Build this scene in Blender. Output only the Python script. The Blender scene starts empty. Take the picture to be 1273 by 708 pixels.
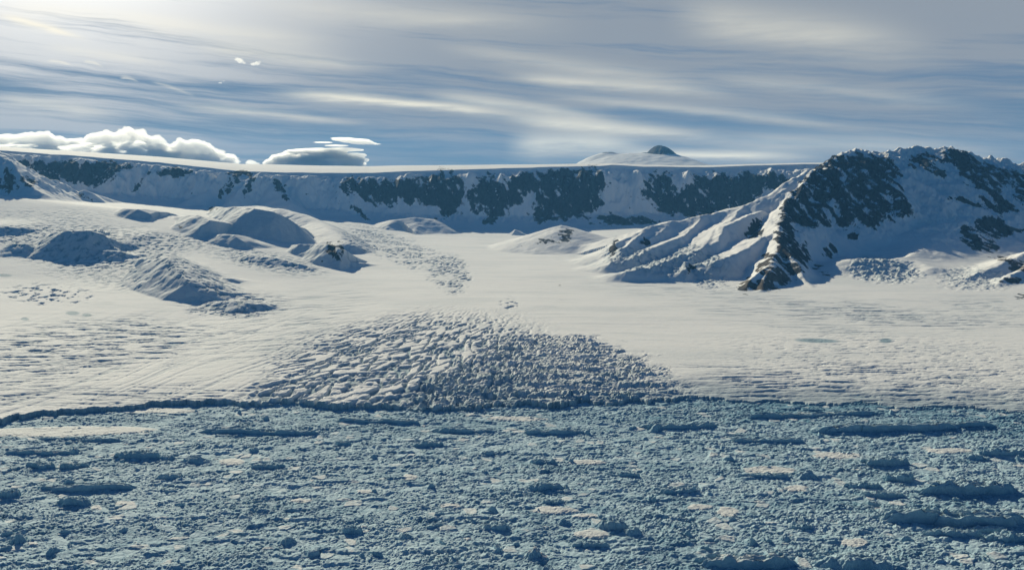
import bpy, math, time
RES = 1.0
import numpy as np
T0 = time.time()
rng = np.random.default_rng(7)
F4 = np.float32

# ------------------------------------------------------------------ camera
W0, H0 = 1273.0, 708.0
FPX = 1102.0
HCAM = 800.0
TH = math.atan(139.0 / FPX)
CX, CY = W0 / 2, H0 / 2
CT, ST = math.cos(TH), math.sin(TH)

def P(px, py, Y):
    """world point seen at photo pixel (px, py) when it stands Y metres ahead"""
    a, b = (px - CX) / FPX, -(py - CY) / FPX
    dy = CT + b * ST
    dz = -ST + b * CT
    return (a / dy * Y, Y, HCAM + dz / dy * Y)

def proj(x, y, z):
    d = y * CT - (z - HCAM) * ST
    v = y * ST + (z - HCAM) * CT
    return CX + FPX * x / d, CY - FPX * v / d

def U(px):
    return (px - CX) / FPX / CT

# ------------------------------------------------------------------ noise
_perm = rng.permutation(4096).astype(np.int32)
_perm = np.concatenate([_perm, _perm])
_g = rng.uniform(0, 2 * np.pi, 4096)
_gx, _gy = np.cos(_g).astype(F4), np.sin(_g).astype(F4)
_rv = rng.random(4096).astype(F4)

def _h(ix, iy):
    return _perm[_perm[ix & 4095] + (iy & 4095)]

def gnoise(x, y, seed=0):
    x = x + seed * 17.31; y = y + seed * 9.77
    fx, fy = np.floor(x), np.floor(y)
    ix, iy = fx.astype(np.int32), fy.astype(np.int32)
    x = (x - fx).astype(F4); y = (y - fy).astype(F4)
    u = x * x * x * (x * (x * 6 - 15) + 10); v = y * y * y * (y * (y * 6 - 15) + 10)
    def g(dx, dy):
        h = _h(ix + dx, iy + dy)
        return _gx[h] * (x - dx) + _gy[h] * (y - dy)
    a = g(0, 0); b = g(1, 0); c = g(0, 1); d = g(1, 1)
    a = a + u * (b - a); c = c + u * (d - c)
    return (a + v * (c - a)) * 1.5

def fbm(x, y, oct=5, seed=0, gain=0.5, ridged=False):
    s = 0; a = 1.0; n = 0
    for o in range(oct):
        v = gnoise(x, y, seed + o * 3)
        if ridged: v = 1 - 2 * np.abs(v)
        s = s + a * v; n += a
        a *= gain
        x, y = x * 1.93 + y * 0.55, y * 1.93 - x * 0.55
    return s / n

def worley(x, y, seed=0, jit=0.9):
    """F1, F2, random cell value"""
    x = x + seed * 13.7; y = y + seed * 5.1
    fx, fy = np.floor(x), np.floor(y)
    ix, iy = fx.astype(np.int32), fy.astype(np.int32)
    x = (x - fx).astype(F4); y = (y - fy).astype(F4)
    f1 = np.full(x.shape, 9, F4); f2 = f1.copy(); c = np.zeros(x.shape, F4)
    for dx in (-1, 0, 1):
        for dy in (-1, 0, 1):
            h = _h(ix + dx, iy + dy)
            jx = dx + 0.5 + (_rv[h] - .5) * jit
            jy = dy + 0.5 + (_rv[(h * 7 + 3) & 4095] - .5) * jit
            d = (x - jx) ** 2 + (y - jy) ** 2
            m = d < f1
            f2 = np.where(m, f1, np.minimum(f2, d))
            c = np.where(m, _rv[(h * 13 + 5) & 4095], c)
            f1 = np.where(m, d, f1)
    return np.sqrt(f1), np.sqrt(f2), c

def facets(x, y, seed=0, jit=.95, tilt=1.0):
    """blocky cells, each a tilted flat top: height, gap to the next cell, cell value"""
    x = x + seed * 13.7; y = y + seed * 5.1
    fx, fy = np.floor(x), np.floor(y)
    ix, iy = fx.astype(np.int32), fy.astype(np.int32)
    x = (x - fx).astype(F4); y = (y - fy).astype(F4)
    f1 = np.full(x.shape, 9, F4); f2 = f1.copy(); c = np.zeros(x.shape, F4); t = np.zeros(x.shape, F4)
    for dx in (-1, 0, 1):
        for dy in (-1, 0, 1):
            h = _h(ix + dx, iy + dy)
            ex = x - (dx + 0.5 + (_rv[h] - .5) * jit); ey = y - (dy + 0.5 + (_rv[(h * 7 + 3) & 4095] - .5) * jit)
            d = ex * ex + ey * ey
            m = d < f1
            f2 = np.where(m, f1, np.minimum(f2, d))
            c = np.where(m, _rv[(h * 13 + 5) & 4095], c)
            t = np.where(m, _gx[(h * 5 + 1) & 4095] * ex + _gy[(h * 5 + 1) & 4095] * ey, t)
            f1 = np.where(m, d, f1)
    return c + tilt * t, np.sqrt(f2) - np.sqrt(f1), c

def sstep(a, b, x):
    t = np.clip((x - a) / (b - a), 0, 1)
    return t * t * (3 - 2 * t)

def smax(a, b, k):
    h = np.clip(0.5 + 0.5 * (a - b) / k, 0, 1)
    return b + (a - b) * h + k * h * (1 - h)

def ell(px, py, cx, cy, rx, ry, rot=0.0, soft=0.5):
    """1 inside an ellipse, fading over its rim"""
    c, s = math.cos(math.radians(rot)), math.sin(math.radians(rot))
    dx, dy = px - cx, py - cy
    a = (dx * c + dy * s) / rx; b = (-dx * s + dy * c) / ry
    return 1 - sstep(1 - soft, 1 + soft, np.sqrt(a * a + b * b))

# ------------------------------------------------------------------ materials
def new_mat(name):
    m = bpy.data.materials.new(name); m.use_nodes = True
    nt = m.node_tree
    for n in list(nt.nodes): nt.nodes.remove(n)
    return m, nt

class NB:
    def __init__(s, nt): s.nt = nt
    def n(s, t, **kw):
        x = s.nt.nodes.new(t)
        for k, v in kw.items(): setattr(x, k, v)
        return x
    def put(s, sock, v):
        if v is None: return
        if hasattr(v, 'links'): s.nt.links.new(v, sock)
        else: sock.default_value = v
    def m(s, op, a, b=None, c=None, clamp=False):
        x = s.n('ShaderNodeMath', operation=op); x.use_clamp = clamp
        s.put(x.inputs[0], a); s.put(x.inputs[1], b); s.put(x.inputs[2], c)
        return x.outputs[0]
    def mix(s, f, a, b):
        x = s.n('ShaderNodeMix', data_type='RGBA')
        s.put(x.inputs[0], f); s.put(x.inputs[6], a); s.put(x.inputs[7], b)
        return x.outputs[2]
    def attr(s, name):
        return s.n('ShaderNodeAttribute', attribute_name=name).outputs['Fac']
    def noise(s, vec, scale, detail=4, rough=0.55, dist=0.0):
        x = s.n('ShaderNodeTexNoise'); s.put(x.inputs['Vector'], vec)
        x.inputs['Scale'].default_value = scale; x.inputs['Detail'].default_value = detail
        x.inputs['Roughness'].default_value = rough; x.inputs['Distortion'].default_value = dist
        return x.outputs['Fac']
    def ss(s, a, b, v):
        x = s.n('ShaderNodeMapRange', interpolation_type='SMOOTHSTEP')
        s.put(x.inputs[0], v); x.inputs[1].default_value = a; x.inputs[2].default_value = b
        return x.outputs[0]
    def scale(s, vec, v):
        x = s.n('ShaderNodeVectorMath', operation='MULTIPLY'); s.put(x.inputs[0], vec)
        x.inputs[1].default_value = v; return x.outputs[0]

def rgb(r, g, b): return (r, g, b, 1.0)

def terrain_material(name):
    m, nt = new_mat(name); b = NB(nt)
    pos = b.n('ShaderNodeNewGeometry').outputs['Position']
    rock, ice, brown = b.attr('rock'), b.attr('ice'), b.attr('brown')
    n1 = b.noise(pos, 1 / 38.0, 5, 0.62)
    n2 = b.noise(b.scale(pos, (1, 1, .35)), 1 / 12.0, 4, 0.6)
    nn = b.m('ADD', b.m('MULTIPLY', b.m('SUBTRACT', n1, .5), 1.3), b.m('MULTIPLY', b.m('SUBTRACT', n2, .5), .7))
    rm = b.ss(.42, .58, b.m('ADD', rock, b.m('MULTIPLY', nn, .55)))
    rockc = b.mix(b.ss(.35, .7, n1), rgb(.009, .014, .022), rgb(.036, .043, .054))
    rockb = b.mix(b.ss(.3, .7, n2), rgb(.05, .042, .036), rgb(.15, .125, .10))
    rockc = b.mix(brown, rockc, rockb)
    nf = b.noise(b.scale(pos, (.35, 1, 1)), 1 / 30.0, 4, 0.6)
    im = b.m('ADD', ice, b.m('MULTIPLY', b.m('MULTIPLY', b.m('SUBTRACT', nf, .5), 1.2), b.m('MULTIPLY', ice, b.m('SUBTRACT', 1.15, ice))), clamp=True)
    snow = b.mix(n1, rgb(.84, .835, .83), rgb(.88, .875, .865))
    icec = b.mix(b.ss(.3, .7, n2), rgb(.15, .26, .34), rgb(.33, .45, .51))
    n4 = b.noise(b.scale(pos, (.5, 1, 1)), 1 / 14.0, 5, .7)
    col = b.mix(im, snow, icec)
    col = b.mix(rm, col, rockc)
    bs = b.n('ShaderNodeBsdfPrincipled')
    b.put(bs.inputs['Base Color'], col)
    b.put(bs.inputs['Roughness'], b.m('SUBTRACT', .85, b.m('MULTIPLY', im, .05)))
    bs.inputs['Specular IOR Level'].default_value = .08
    bmp = b.n('ShaderNodeBump')
    hgt = b.m('ADD', b.m('ADD', b.m('MULTIPLY', n1, 9.0), b.m('MULTIPLY', n2, 4.0)), b.m('MULTIPLY', n4, 3.5))
    bmp.inputs['Distance'].default_value = 1.0
    b.put(bmp.inputs['Strength'], b.m('ADD', .20, b.m('ADD', b.m('MULTIPLY', rm, .8), b.m('MULTIPLY', im, .25)), clamp=True))
    b.put(bmp.inputs['Height'], hgt)
    b.put(bs.inputs['Normal'], bmp.outputs[0])
    o = b.n('ShaderNodeOutputMaterial'); nt.links.new(bs.outputs[0], o.inputs[0])
    return m

def melange_material(name, berg=False):
    m, nt = new_mat(name); b = NB(nt)
    pos = b.n('ShaderNodeNewGeometry').outputs['Position']
    ice, snow = b.attr('ice'), b.attr('snow')
    n1 = b.noise(pos, 1 / 9.0, 5, 0.65)
    n2 = b.noise(pos, 1 / 60.0, 3, 0.5)
    nn = b.m('ADD', b.m('MULTIPLY', b.m('SUBTRACT', n1, .5), 1.0 if not berg else .6), b.m('MULTIPLY', b.m('SUBTRACT', b.noise(pos, 1 / 25.0, 3, .5), .5), .7))
    im = b.m('ADD', ice, nn, clamp=True)
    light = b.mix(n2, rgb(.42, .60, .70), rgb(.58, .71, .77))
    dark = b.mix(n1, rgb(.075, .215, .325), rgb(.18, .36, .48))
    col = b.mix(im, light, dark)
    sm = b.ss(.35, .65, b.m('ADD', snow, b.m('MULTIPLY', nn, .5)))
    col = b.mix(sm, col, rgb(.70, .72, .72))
    bs = b.n('ShaderNodeBsdfPrincipled')
    b.put(bs.inputs['Base Color'], col)
    bs.inputs['Roughness'].default_value = .8
    bs.inputs['Specular IOR Level'].default_value = .12
    bmp = b.n('ShaderNodeBump'); bmp.inputs['Distance'].default_value = 1.0
    bmp.inputs['Strength'].default_value = .8 if berg else .6
    b.put(bmp.inputs['Height'], b.m('MULTIPLY', n1, 5.0))
    b.put(bs.inputs['Normal'], bmp.outputs[0])
    o = b.n('ShaderNodeOutputMaterial'); nt.links.new(bs.outputs[0], o.inputs[0])
    return m

MT = terrain_material('snow_ice_rock')
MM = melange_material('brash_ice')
MB = melange_material('berg_ice', True)

# ------------------------------------------------------------------ mesh helpers
def link(o): bpy.context.scene.collection.objects.link(o); return o

def make_mesh(name, co, faces, attrs, mat, normals=None, smooth=True):
    me = bpy.data.meshes.new(name)
    nv, nf = len(co), len(faces); k = faces.shape[1]
    me.vertices.add(nv); me.loops.add(nf * k); me.polygons.add(nf)
    me.vertices.foreach_set('co', co.astype(F4).ravel())
    me.loops.foreach_set('vertex_index', faces.astype(np.int32).ravel())
    me.polygons.foreach_set('loop_start', np.arange(0, nf * k, k, dtype=np.int32))
    me.polygons.foreach_set('use_smooth', np.full(nf, smooth))
    me.update(calc_edges=True)
    for n, v in attrs.items():
        a = me.attributes.new(n, 'FLOAT', 'POINT'); a.data.foreach_set('value', v.astype(F4).ravel())
    me.materials.append(mat)
    if normals is not None:
        me.normals_split_custom_set_from_vertices(normals.astype(F4))
    return link(bpy.data.objects.new(name, me))

def grid_faces(nr, nc):
    i = np.arange((nr - 1) * nc).reshape(nr - 1, nc)[:, :-1]
    return np.stack([i, i + 1, i + nc + 1, i + nc], -1).reshape(-1, 4)

def grid_normals(X, Y, Z):
    def grad(A): return np.gradient(A, axis=0), np.gradient(A, axis=1)
    xr, xc = grad(X); yr, yc = grad(Y); zr, zc = grad(Z)
    nx = yc * zr - zc * yr; ny = zc * xr - xc * zr; nz = xc * yr - yc * xr
    l = np.sqrt(nx ** 2 + ny ** 2 + nz ** 2) + 1e-9
    return np.stack([nx / l, ny / l, nz / l], -1)

def tag(o, label=None, cat=None, group=None, kind=None):
    if label: o['label'] = label
    if cat: o['category'] = cat
    if group: o['group'] = group
    if kind: o['kind'] = kind
    return o

# ------------------------------------------------------------------ base surface
BT = {  # photo column: (distance, height) pairs of the ice surface
 -300: [(2500, 28), (3000, 30), (4500, 60), (6000, 220), (7000, 440), (8000, 660), (9000, 700), (10500, 700)],
 0:   [(2500, 26), (3000, 28), (4500, 50), (5600, 125), (6500, 270), (7400, 460), (8000, 605), (8600, 610), (10500, 600)],
 200: [(2500, 26), (3000, 28), (4500, 45), (5600, 120), (6500, 235), (7400, 385), (7900, 450), (8600, 420), (10500, 450)],
 330: [(2500, 26), (3000, 30), (4500, 45), (5600, 105), (6700, 215), (7500, 285), (8200, 270), (10500, 330)],
 430: [(2500, 28), (3000, 32), (5000, 55), (6700, 105), (7500, 150), (8200, 170), (10500, 270)],
 500: [(2500, 30), (3000, 35), (5000, 58), (7000, 95), (9000, 125), (10500, 190)],
 640: [(2500, 30), (3000, 35), (5000, 58), (8000, 92), (9990, 118), (10500, 140)],
 900: [(2500, 25), (3000, 28), (5000, 52), (6000, 70), (8000, 150), (10500, 230)],
 1273: [(2500, 25), (3000, 28), (5000, 52), (6000, 85), (8000, 200), (10500, 260)],
 1700: [(2500, 25), (3000, 28), (5000, 52), (6000, 90), (8000, 220), (10500, 300)],
}
_bk = sorted(BT)
_bu = np.array([U(k) for k in _bk])
_by = np.linspace(1500, 12000, 421)
_bz = np.array([np.interp(_by, [p[0] for p in BT[k]], [p[1] for p in BT[k]]) for k in _bk])
_uf = np.linspace(-1.0, 1.1, 211)
_bg = np.array([np.interp(_uf, _bu, _bz[:, j]) for j in range(len(_by))]).T
for _ in range(2):
    kx = np.exp(-np.linspace(-2, 2, 13) ** 2); kx /= kx.sum()
    _bg = np.apply_along_axis(lambda r: np.convolve(np.pad(r, 6, 'edge'), kx, 'valid'), 0, _bg)
    _bg = np.apply_along_axis(lambda r: np.convolve(np.pad(r, 6, 'edge'), kx, 'valid'), 1, _bg)

def base(u, Y):
    a = np.clip((u + 1.0) / 0.01, 0, 209.999); b = np.clip((Y - 1500) / 25.0, 0, 419.999)
    i = a.astype(int); j = b.astype(int); a = a - i; b = b - j
    return ((_bg[i, j] * (1 - a) + _bg[i + 1, j] * a) * (1 - b) + (_bg[i, j + 1] * (1 - a) + _bg[i + 1, j + 1] * a) * b)

def ground_hit(px, py):
    Ys = np.linspace(1500, 11500, 2001)
    a, b = (px - CX) / FPX, -(py - CY) / FPX
    dy = CT + b * ST; dz = -ST + b * CT
    z = HCAM + dz / dy * Ys
    g = base(np.full_like(Ys, a / dy), Ys)
    k = np.argmax(z < g) if (z < g).any() else len(Ys) - 1
    return Ys[k], g[k]

def crest(px, pyc, pyf, slope):
    """crest point: a face of given slope rises from the foot pixel to the crest pixel"""
    Yf, zf = ground_hit(px, pyf)
    _, _, z1 = P(px, pyc, 1.0); k = z1 - HCAM      # z = HCAM + k*Y
    Y = (HCAM - zf + slope * Yf) / (slope - k)
    return P(px, pyc, Y)

# ------------------------------------------------------------------ global height field
NC = int(1500 * RES)
us = np.linspace(-0.80, 0.84, NC)
rows = [2550.0]
while rows[-1] < 10000: rows.append(rows[-1] * (1 + .00165 / RES))
while rows[-1] < 12400: rows.append(rows[-1] + 9.5 / RES)
while rows[-1] < 20000: rows.append(rows[-1] * 1.012)
rows = np.array(rows); NR = len(rows)
Ug, Yg = np.meshgrid(us, rows)
Xg = Ug * Yg
X = Xg.astype(F4); Y = Yg.astype(F4)
B = base(Ug, Yg).astype(F4); Ug = Ug.astype(F4)
# gentle undulation of the snow
B = B + 5 * fbm(X / 900, Y / 700, 4, 3) * sstep(3200, 5000, Y)

# ridges: group, points (x,y,z), slope on left of travel, slope on right of travel, rounding
RD = []
def ridge(group, pts, sl, sr, r=25.0, cap=0.0): RD.append((group, pts, sl, sr, r, cap))

def eval_ridge(pts, sl, sr, r, x, y, cap=0.0):
    ex = np.zeros(x.shape, F4)
    last = len(pts) - 2; k_ = 0
    best = np.full(x.shape, 1e9, F4); zz = np.zeros(x.shape, F4); sd = np.zeros(x.shape, F4)
    for (ax, ay, az), (bx, by, bz) in zip(pts[:-1], pts[1:]):
        dx, dy = bx - ax, by - ay; L2 = dx * dx + dy * dy
        tt = ((x - ax) * dx + (y - ay) * dy) / L2
        t = np.clip(tt, 0, 1)
        over = np.maximum((-tt if k_ == 0 else 0), (tt - 1 if k_ == last else 0)) * math.sqrt(L2) + 0 * x
        k_ += 1
        d = np.hypot(x - ax - t * dx, y - ay - t * dy)
        cr = (dx * (y - ay) - dy * (x - ax)) / math.sqrt(L2)
        m = d < best
        best = np.where(m, d, best); zz = np.where(m, az + t * (bz - az), zz); sd = np.where(m, cr, sd); ex = np.where(m, np.maximum(over, 0), ex)
    w = np.clip(sd / (best + 15) * .5 + .5, 0, 1)      # 1 = left of travel
    sl_ = sr + (sl - sr) * w * w * (3 - 2 * w)
    return zz - sl_ * (np.sqrt(best * best + r * r) - r) - cap * ex

# --- left upland bluffs (crest runs left to right: left of travel is away from the camera)
def hump(group, pts, slope=.75, back=.10, r=22):
    ridge(group, [crest(px, c, f, slope) for px, c, f in pts], back, slope, r, .30)
BF = []
def bluff(group, pts, slope=.75, L=700.0):
    """a step in the snow slope: the surface behind runs smoothly into the crest, the face drops towards the viewer"""
    out = []
    for px, c, f in pts:
        x, y, z = crest(px, c, f, slope)
        yf, _ = ground_hit(px, f)
        out.append((x, y, max(0.0, z - float(base(np.array([x / y]), np.array([y]))[0])), max(y - yf, 25.0)))
    BF.append((group, out, L))
def eval_bluff(pts, L, x, y):
    best = np.full(x.shape, 1e9, F4); dd = np.zeros(x.shape, F4); wf = np.ones(x.shape, F4); sd = np.zeros(x.shape, F4)
    for (ax, ay, az, aw), (bx, by, bz, bw) in zip(pts[:-1], pts[1:]):
        dx, dy = bx - ax, by - ay; L2 = dx * dx + dy * dy
        t = np.clip(((x - ax) * dx + (y - ay) * dy) / L2, 0, 1)
        d = np.hypot(x - ax - t * dx, y - ay - t * dy)
        cr = (dx * (y - ay) - dy * (x - ax)) / math.sqrt(L2)
        m = d < best
        best = np.where(m, d, best); dd = np.where(m, az + t * (bz - az), dd); wf = np.where(m, aw + t * (bw - aw), wf); sd = np.where(m, cr, sd)
    fr_ = np.clip(1 - best / wf, 0, 1) ** 1.1
    bk = 1 - sstep(-.15 * L, L, best)
    bk = bk / (1 - sstep(-.15 * L, L, np.array(0.0)))
    w = np.clip(sd / 24 + .5, 0, 1)
    return dd * (fr_ + (bk - fr_) * w * w * (3 - 2 * w))
bluff(1, [(55, 292, 293), (66, 290, 314), (85, 286, 325), (110, 287, 326), (130, 293, 321), (150, 301, 312), (170, 308, 310)], .6, 900)
bluff(1, [(118, 317, 318), (130, 311, 326), (150, 312, 327), (165, 317, 322), (175, 321, 322)], .5, 260)
bluff(1, [(-60, 280, 300), (0, 282, 296), (25, 283, 293), (48, 288, 289)], .5, 600)
bluff(1, [(2, 308, 309), (12, 303, 320), (35, 303, 322), (50, 310, 316), (60, 315, 316)], .5, 380)
bluff(2, [(146, 261, 262), (155, 259, 270), (172, 260, 275), (186, 267, 276), (194, 273, 274)], .6, 600)
bluff(3, [(214, 271, 272), (228, 269, 277), (245, 267, 291), (262, 274, 300), (272, 286, 298), (276, 293, 295)], .65, 600)
bluff(3, [(256, 292, 294), (272, 291, 305), (290, 292, 309), (304, 300, 311), (313, 309, 311)], .6, 400)
bluff(4, [(262, 257, 258), (272, 257, 268), (290, 257, 284), (315, 259, 297), (340, 263, 301), (362, 273, 301), (380, 285, 298), (394, 294, 295)], .7, 500)
hump(4, [(290, 257, 268), (320, 256, 275), (350, 260, 285), (375, 266, 290), (395, 276, 296), (412, 287, 305), (430, 303, 318)], .30, .45, 60)
bluff(5, [(360, 305, 306), (372, 303, 318), (392, 304, 325), (408, 303, 332), (422, 310, 336), (436, 326, 334), (442, 333, 334)], .8, 420)
bluff(6, [(180, 335, 336), (187, 321, 341), (198, 314, 352), (210, 320, 362), (222, 334, 371), (234, 349, 378), (246, 364, 379), (256, 376, 378)], .62, 420)
bluff(8, [(250, 378, 379), (275, 374, 386), (300, 374, 392), (325, 378, 388), (345, 384, 385)], .35, 260)
bluff(8, [(245, 352, 353), (262, 344, 356), (285, 346, 357), (300, 352, 355), (312, 356, 357)], .35, 200)
bluff(8, [(288, 318, 319), (310, 316, 327), (340, 320, 333), (370, 328, 337), (392, 336, 338)], .35, 260)
hump(7, [(88, 246, 249), (97, 239, 250), (104, 236, 251), (115, 240, 252), (130, 251, 253)], .6, .2, 8)
# rocky shoulder at the far left edge
ridge(9, [P(-160, 120, 9000), P(-60, 160, 8900), P(0, 196, 8700), P(20, 212, 8500), P(42, 236, 8200)], .5, .55, 8)
ridge(9, [P(-40, 170, 8900), P(-30, 215, 8500), P(-15, 240, 8200)], .6, .6, 8)
# nunatak in the middle of the valley, with a small companion
hump(10, [(655, 303, 306), (668, 291, 304), (684, 284, 307), (698, 280, 311), (708, 285, 311), (718, 300, 305)], .55, .3, 10)
ridge(10, [crest(698, 280, 311, .55), P(725, 288, 9300), P(755, 297, 9300)], .3, .25, 20)
hump(10, [(632, 290, 292), (640, 285, 293), (650, 290, 293)], .5, .3, 8)
# low snow swell under the cliffs (left of the valley)
hump(11, [(478, 281, 286), (492, 273, 288), (515, 270, 291), (540, 273, 291), (555, 282, 287)], .35, .2, 30)

# --- the right hand massif
M = 12
ridge(M, [P(758, 322, 6800), P(768, 300, 6950), P(800, 285, 7200), P(835, 275, 7450), P(880, 268, 7650), P(925, 256, 7850), P(960, 241, 8000), P(990, 224, 8200), P(1022, 205, 8500), P(1060, 191, 8800)], .75, .50, 22)
ridge(M, [P(1045, 197, 8700), P(1060, 190, 8800), P(1110, 188, 9000), P(1150, 185, 9100), P(1182, 188, 9150), P(1215, 199, 9200), P(1273, 203, 9300), P(1400, 203, 9500), P(1600, 200, 9700)], .75, .52, 30, .9)
# steep upper faces hung below the summit rim
ridge(M, [P(1020, 204, 8480), P(1060, 192, 8760), P(1110, 190, 8960), P(1150, 187, 9050), P(1190, 192, 9080)], .6, .95, 10, .6)
# spur with the rocky toe
ridge(M, [P(1000, 224, 8300), P(986, 242, 7900), P(976, 262, 7450), P(968, 285, 6900), P(968, 305, 6450), P(962, 325, 6050), P(955, 342, 5750), P(948, 360, 5500)], .85, .62, 18)
ridge(M, [P(968, 305, 6450), P(985, 322, 6150), P(1000, 345, 5850), P(1008, 358, 5650)], .8, .75, 8)
ridge(M, [P(962, 325, 6050), P(945, 338, 5800), P(928, 355, 5560)], .7, .7, 8)
ridge(M, [P(1150, 188, 9050), P(1158, 208, 8700), P(1172, 228, 8350)], .75, .8, 10)
ridge(M, [P(1020, 206, 8480), P(1002, 228, 8050), P(990, 250, 7700)], .95, .8, 8)
ridge(M, [P(1080, 192, 8850), P(1085, 225, 8300), P(1095, 258, 7900)], .95, .85, 8)
# right side rib of the great dark face
ridge(M, [P(1085, 189, 8880), P(1100, 215, 8450), P(1118, 245, 8050), P(1125, 262, 7800)], .9, .7, 10)
ridge(M, [P(1040, 200, 8600), P(1030, 235, 8100), P(1020, 265, 7700), P(1012, 290, 7300)], .8, .8, 10)
ridge(M, [P(1062, 192, 8780), P(1062, 225, 8250), P(1072, 258, 7850)], .9, .8, 10)
# ribs on the lower left flank
ridge(M, [P(925, 255, 7850), P(905, 275, 7400), P(885, 292, 7000), P(868, 312, 6550), P(850, 335, 6050)], .95, .28, 10)
ridge(M, [P(950, 262, 7700), P(930, 268, 7500), P(905, 283, 7100), P(890, 300, 6750)], 1.0, .26, 8)
ridge(M, [P(880, 268, 7650), P(855, 290, 7150), P(825, 304, 6800), P(790, 318, 6500)], .85, .26, 10)
ridge(M, [P(960, 290, 6850), P(940, 300, 6600), P(918, 315, 6350), P(900, 322, 6200)], 1.0, .26, 8)
ridge(M, [P(835, 275, 7450), P(822, 288, 7200), P(800, 300, 6950)], .85, .3, 10)
ridge(M, [P(800, 285, 7200), P(780, 305, 6800), P(763, 325, 6450)], .7, .5, 10)
ridge(M, [P(868, 312, 6550), P(845, 318, 6350), P(812, 330, 6100), P(780, 336, 6000)], .7, .25, 10)
# right rim of the bowl and its outer buttresses
ridge(M, [P(1190, 192, 9120), P(1212, 230, 8600), P(1228, 262, 8200), P(1222, 290, 7700), P(1228, 318, 7100)], .6, .55, 16)
ridge(M, [P(1240, 203, 9250), P(1262, 235, 8800), P(1285, 262, 8400), P(1300, 300, 7700)], .5, .5, 16)
# sunlit snow hill in front of the bowl
ridge(M, [P(1148, 287, 7500), P(1175, 281, 7550), P(1200, 281, 7500), P(1212, 290, 7350), P(1222, 312, 7000)], .3, .30, 25)
ridge(M, [P(1178, 282, 7540), P(1160, 300, 7200), P(1130, 318, 6800), P(1100, 326, 6500)], .22, .4, 30)
ridge(M, [P(1065, 322, 6500), P(1100, 322, 6600), P(1135, 325, 6550), P(1160, 332, 6300)], .2, .3, 30)
# low rocky hill at the right edge
G = 13
ridge(G, [P(1400, 290, 6700), P(1320, 305, 6500), P(1273, 316, 6350), P(1245, 324, 6250), P(1210, 342, 6000), P(1190, 352, 5800)], .45, .30, 14)
ridge(G, [P(1330, 312, 6300), P(1290, 325, 6100), P(1262, 340, 5900), P(1240, 352, 5700)], .5, .45, 12)

Wx = X + 55 * fbm(X / 420, Y / 420, 4, 11) + 10 * fbm(X / 90, Y / 90, 3, 12)
Wy = Y + 55 * fbm(X / 420, Y / 420, 4, 21) + 10 * fbm(X / 90, Y / 90, 3, 22)
Sx = X + 34 * fbm(X / 330, Y / 330, 5, 13)
Sy = Y + 60 * fbm(X / 260, Y / 260, 5, 23)
Z = B.copy(); G_ID = np.zeros(Z.shape, np.int16)
BD = np.zeros(Z.shape, F4)
bx_ = X + 40 * fbm(X / 190, Y / 190, 3, 13); by_ = Y + 40 * fbm(X / 170, Y / 200, 3, 23)
for gid, pts, L_ in BF:
    j0 = max(0, np.searchsorted(rows, min(p[1] - p[3] for p in pts) - 250)); j1 = min(NR, np.searchsorted(rows, max(p[1] for p in pts) + 1400))
    h = eval_bluff(pts, L_, bx_[j0:j1], by_[j0:j1])
    G_ID[j0:j1] = np.where((h > BD[j0:j1]) & (h > 2), gid, G_ID[j0:j1])
    BD[j0:j1] = smax(h, BD[j0:j1], 6.0)
Z = Z + BD
HR = np.full(Z.shape, -500, F4)
for gid, pts, sl, sr, r, cap in RD:
    xs_ = [p[0] for p in pts]; ys_ = [p[1] for p in pts]
    j0 = max(0, np.searchsorted(rows, min(ys_) - 2600)); j1 = min(NR, np.searchsorted(rows, max(ys_) + 2600))
    big = gid in (12, 13, 9)
    x = (Wx if big else Sx)[j0:j1]; y = (Wy if big else Sy)[j0:j1]
    h = eval_ridge(pts, sl, sr, r, x, y, cap)
    G_ID[j0:j1] = np.where(h > np.maximum(Z[j0:j1], 0) - 2, gid, G_ID[j0:j1])
    Z[j0:j1] = smax(h, Z[j0:j1], 22.0 if big else 8.0)
above = np.clip(Z - B, 0, 400) * np.where(BD > 3, .6, 1)
isM = (G_ID == 12) | (G_ID == 13) | (G_ID == 9)
Mw = np.where(isM, 1.0, 0.12).astype(F4)
er = fbm(X / 330, Y / 480, 6, 31, .52, ridged=True)
lowM = 1 - .72 * (G_ID == 12) * sstep(U(1010), U(940), X / Y)
er2 = fbm(X / 120 + Y / 300, Y / 210, 5, 33, .56, ridged=True)
Z = Z + Mw * sstep(10, 160, above) * (er2 - .3) * 36 * sstep(U(950), U(1010), X / Y)
Z = Z + Mw * lowM * sstep(10, 160, above) * (er - .35) * 75
Z = Z + Mw * sstep(10, 100, above) * fbm(X / 60, Y / 90, 4, 41, .55, ridged=True) * 13 * lowM

# --- escarpment: plateau rim line
RIM = [(-300, 165, 10700), (0, 187, 10800), (100, 194, 10900), (200, 202, 11000), (300, 213, 11100), (400, 215, 11300), (460, 215, 11400),
       (500, 213, 11400), (600, 210, 11450), (700, 207, 11500), (745, 206, 11500), (760, 205, 11500), (800, 207, 11550), (870, 208, 11550), (930, 206, 11500),
       (1000, 204, 11400), (1100, 204, 11400), (1273, 206, 11300), (1700, 206, 11300)]
ru = np.array([P(*p)[0] / p[2] for p in RIM]); ry = np.array([p[2] for p in RIM]); rz = np.array([P(*p)[2] for p in RIM])
Yr = np.interp(us, ru, ry)[None, :].astype(F4); Zr = np.interp(us, ru, rz)[None, :].astype(F4)
rib = 210 * fbm(X / 520 + 0 * Y, Y / 1600, 3, 51, .5, ridged=True) + 50 * fbm(X / 110, Y / 400, 4, 52, ridged=True)
s = Y - Yr
cl = rib * sstep(-700, -250, s) * sstep(-30, -300, s)
wid = 1150.0
t = np.clip((s + cl * 1.0 + wid) / wid, 0, 1)
pz = np.where(t < .5, .17 * (t / .5) ** 1.8, .17 + .83 * ((t - .5) / .5) ** .92)
zf_ = B
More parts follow.
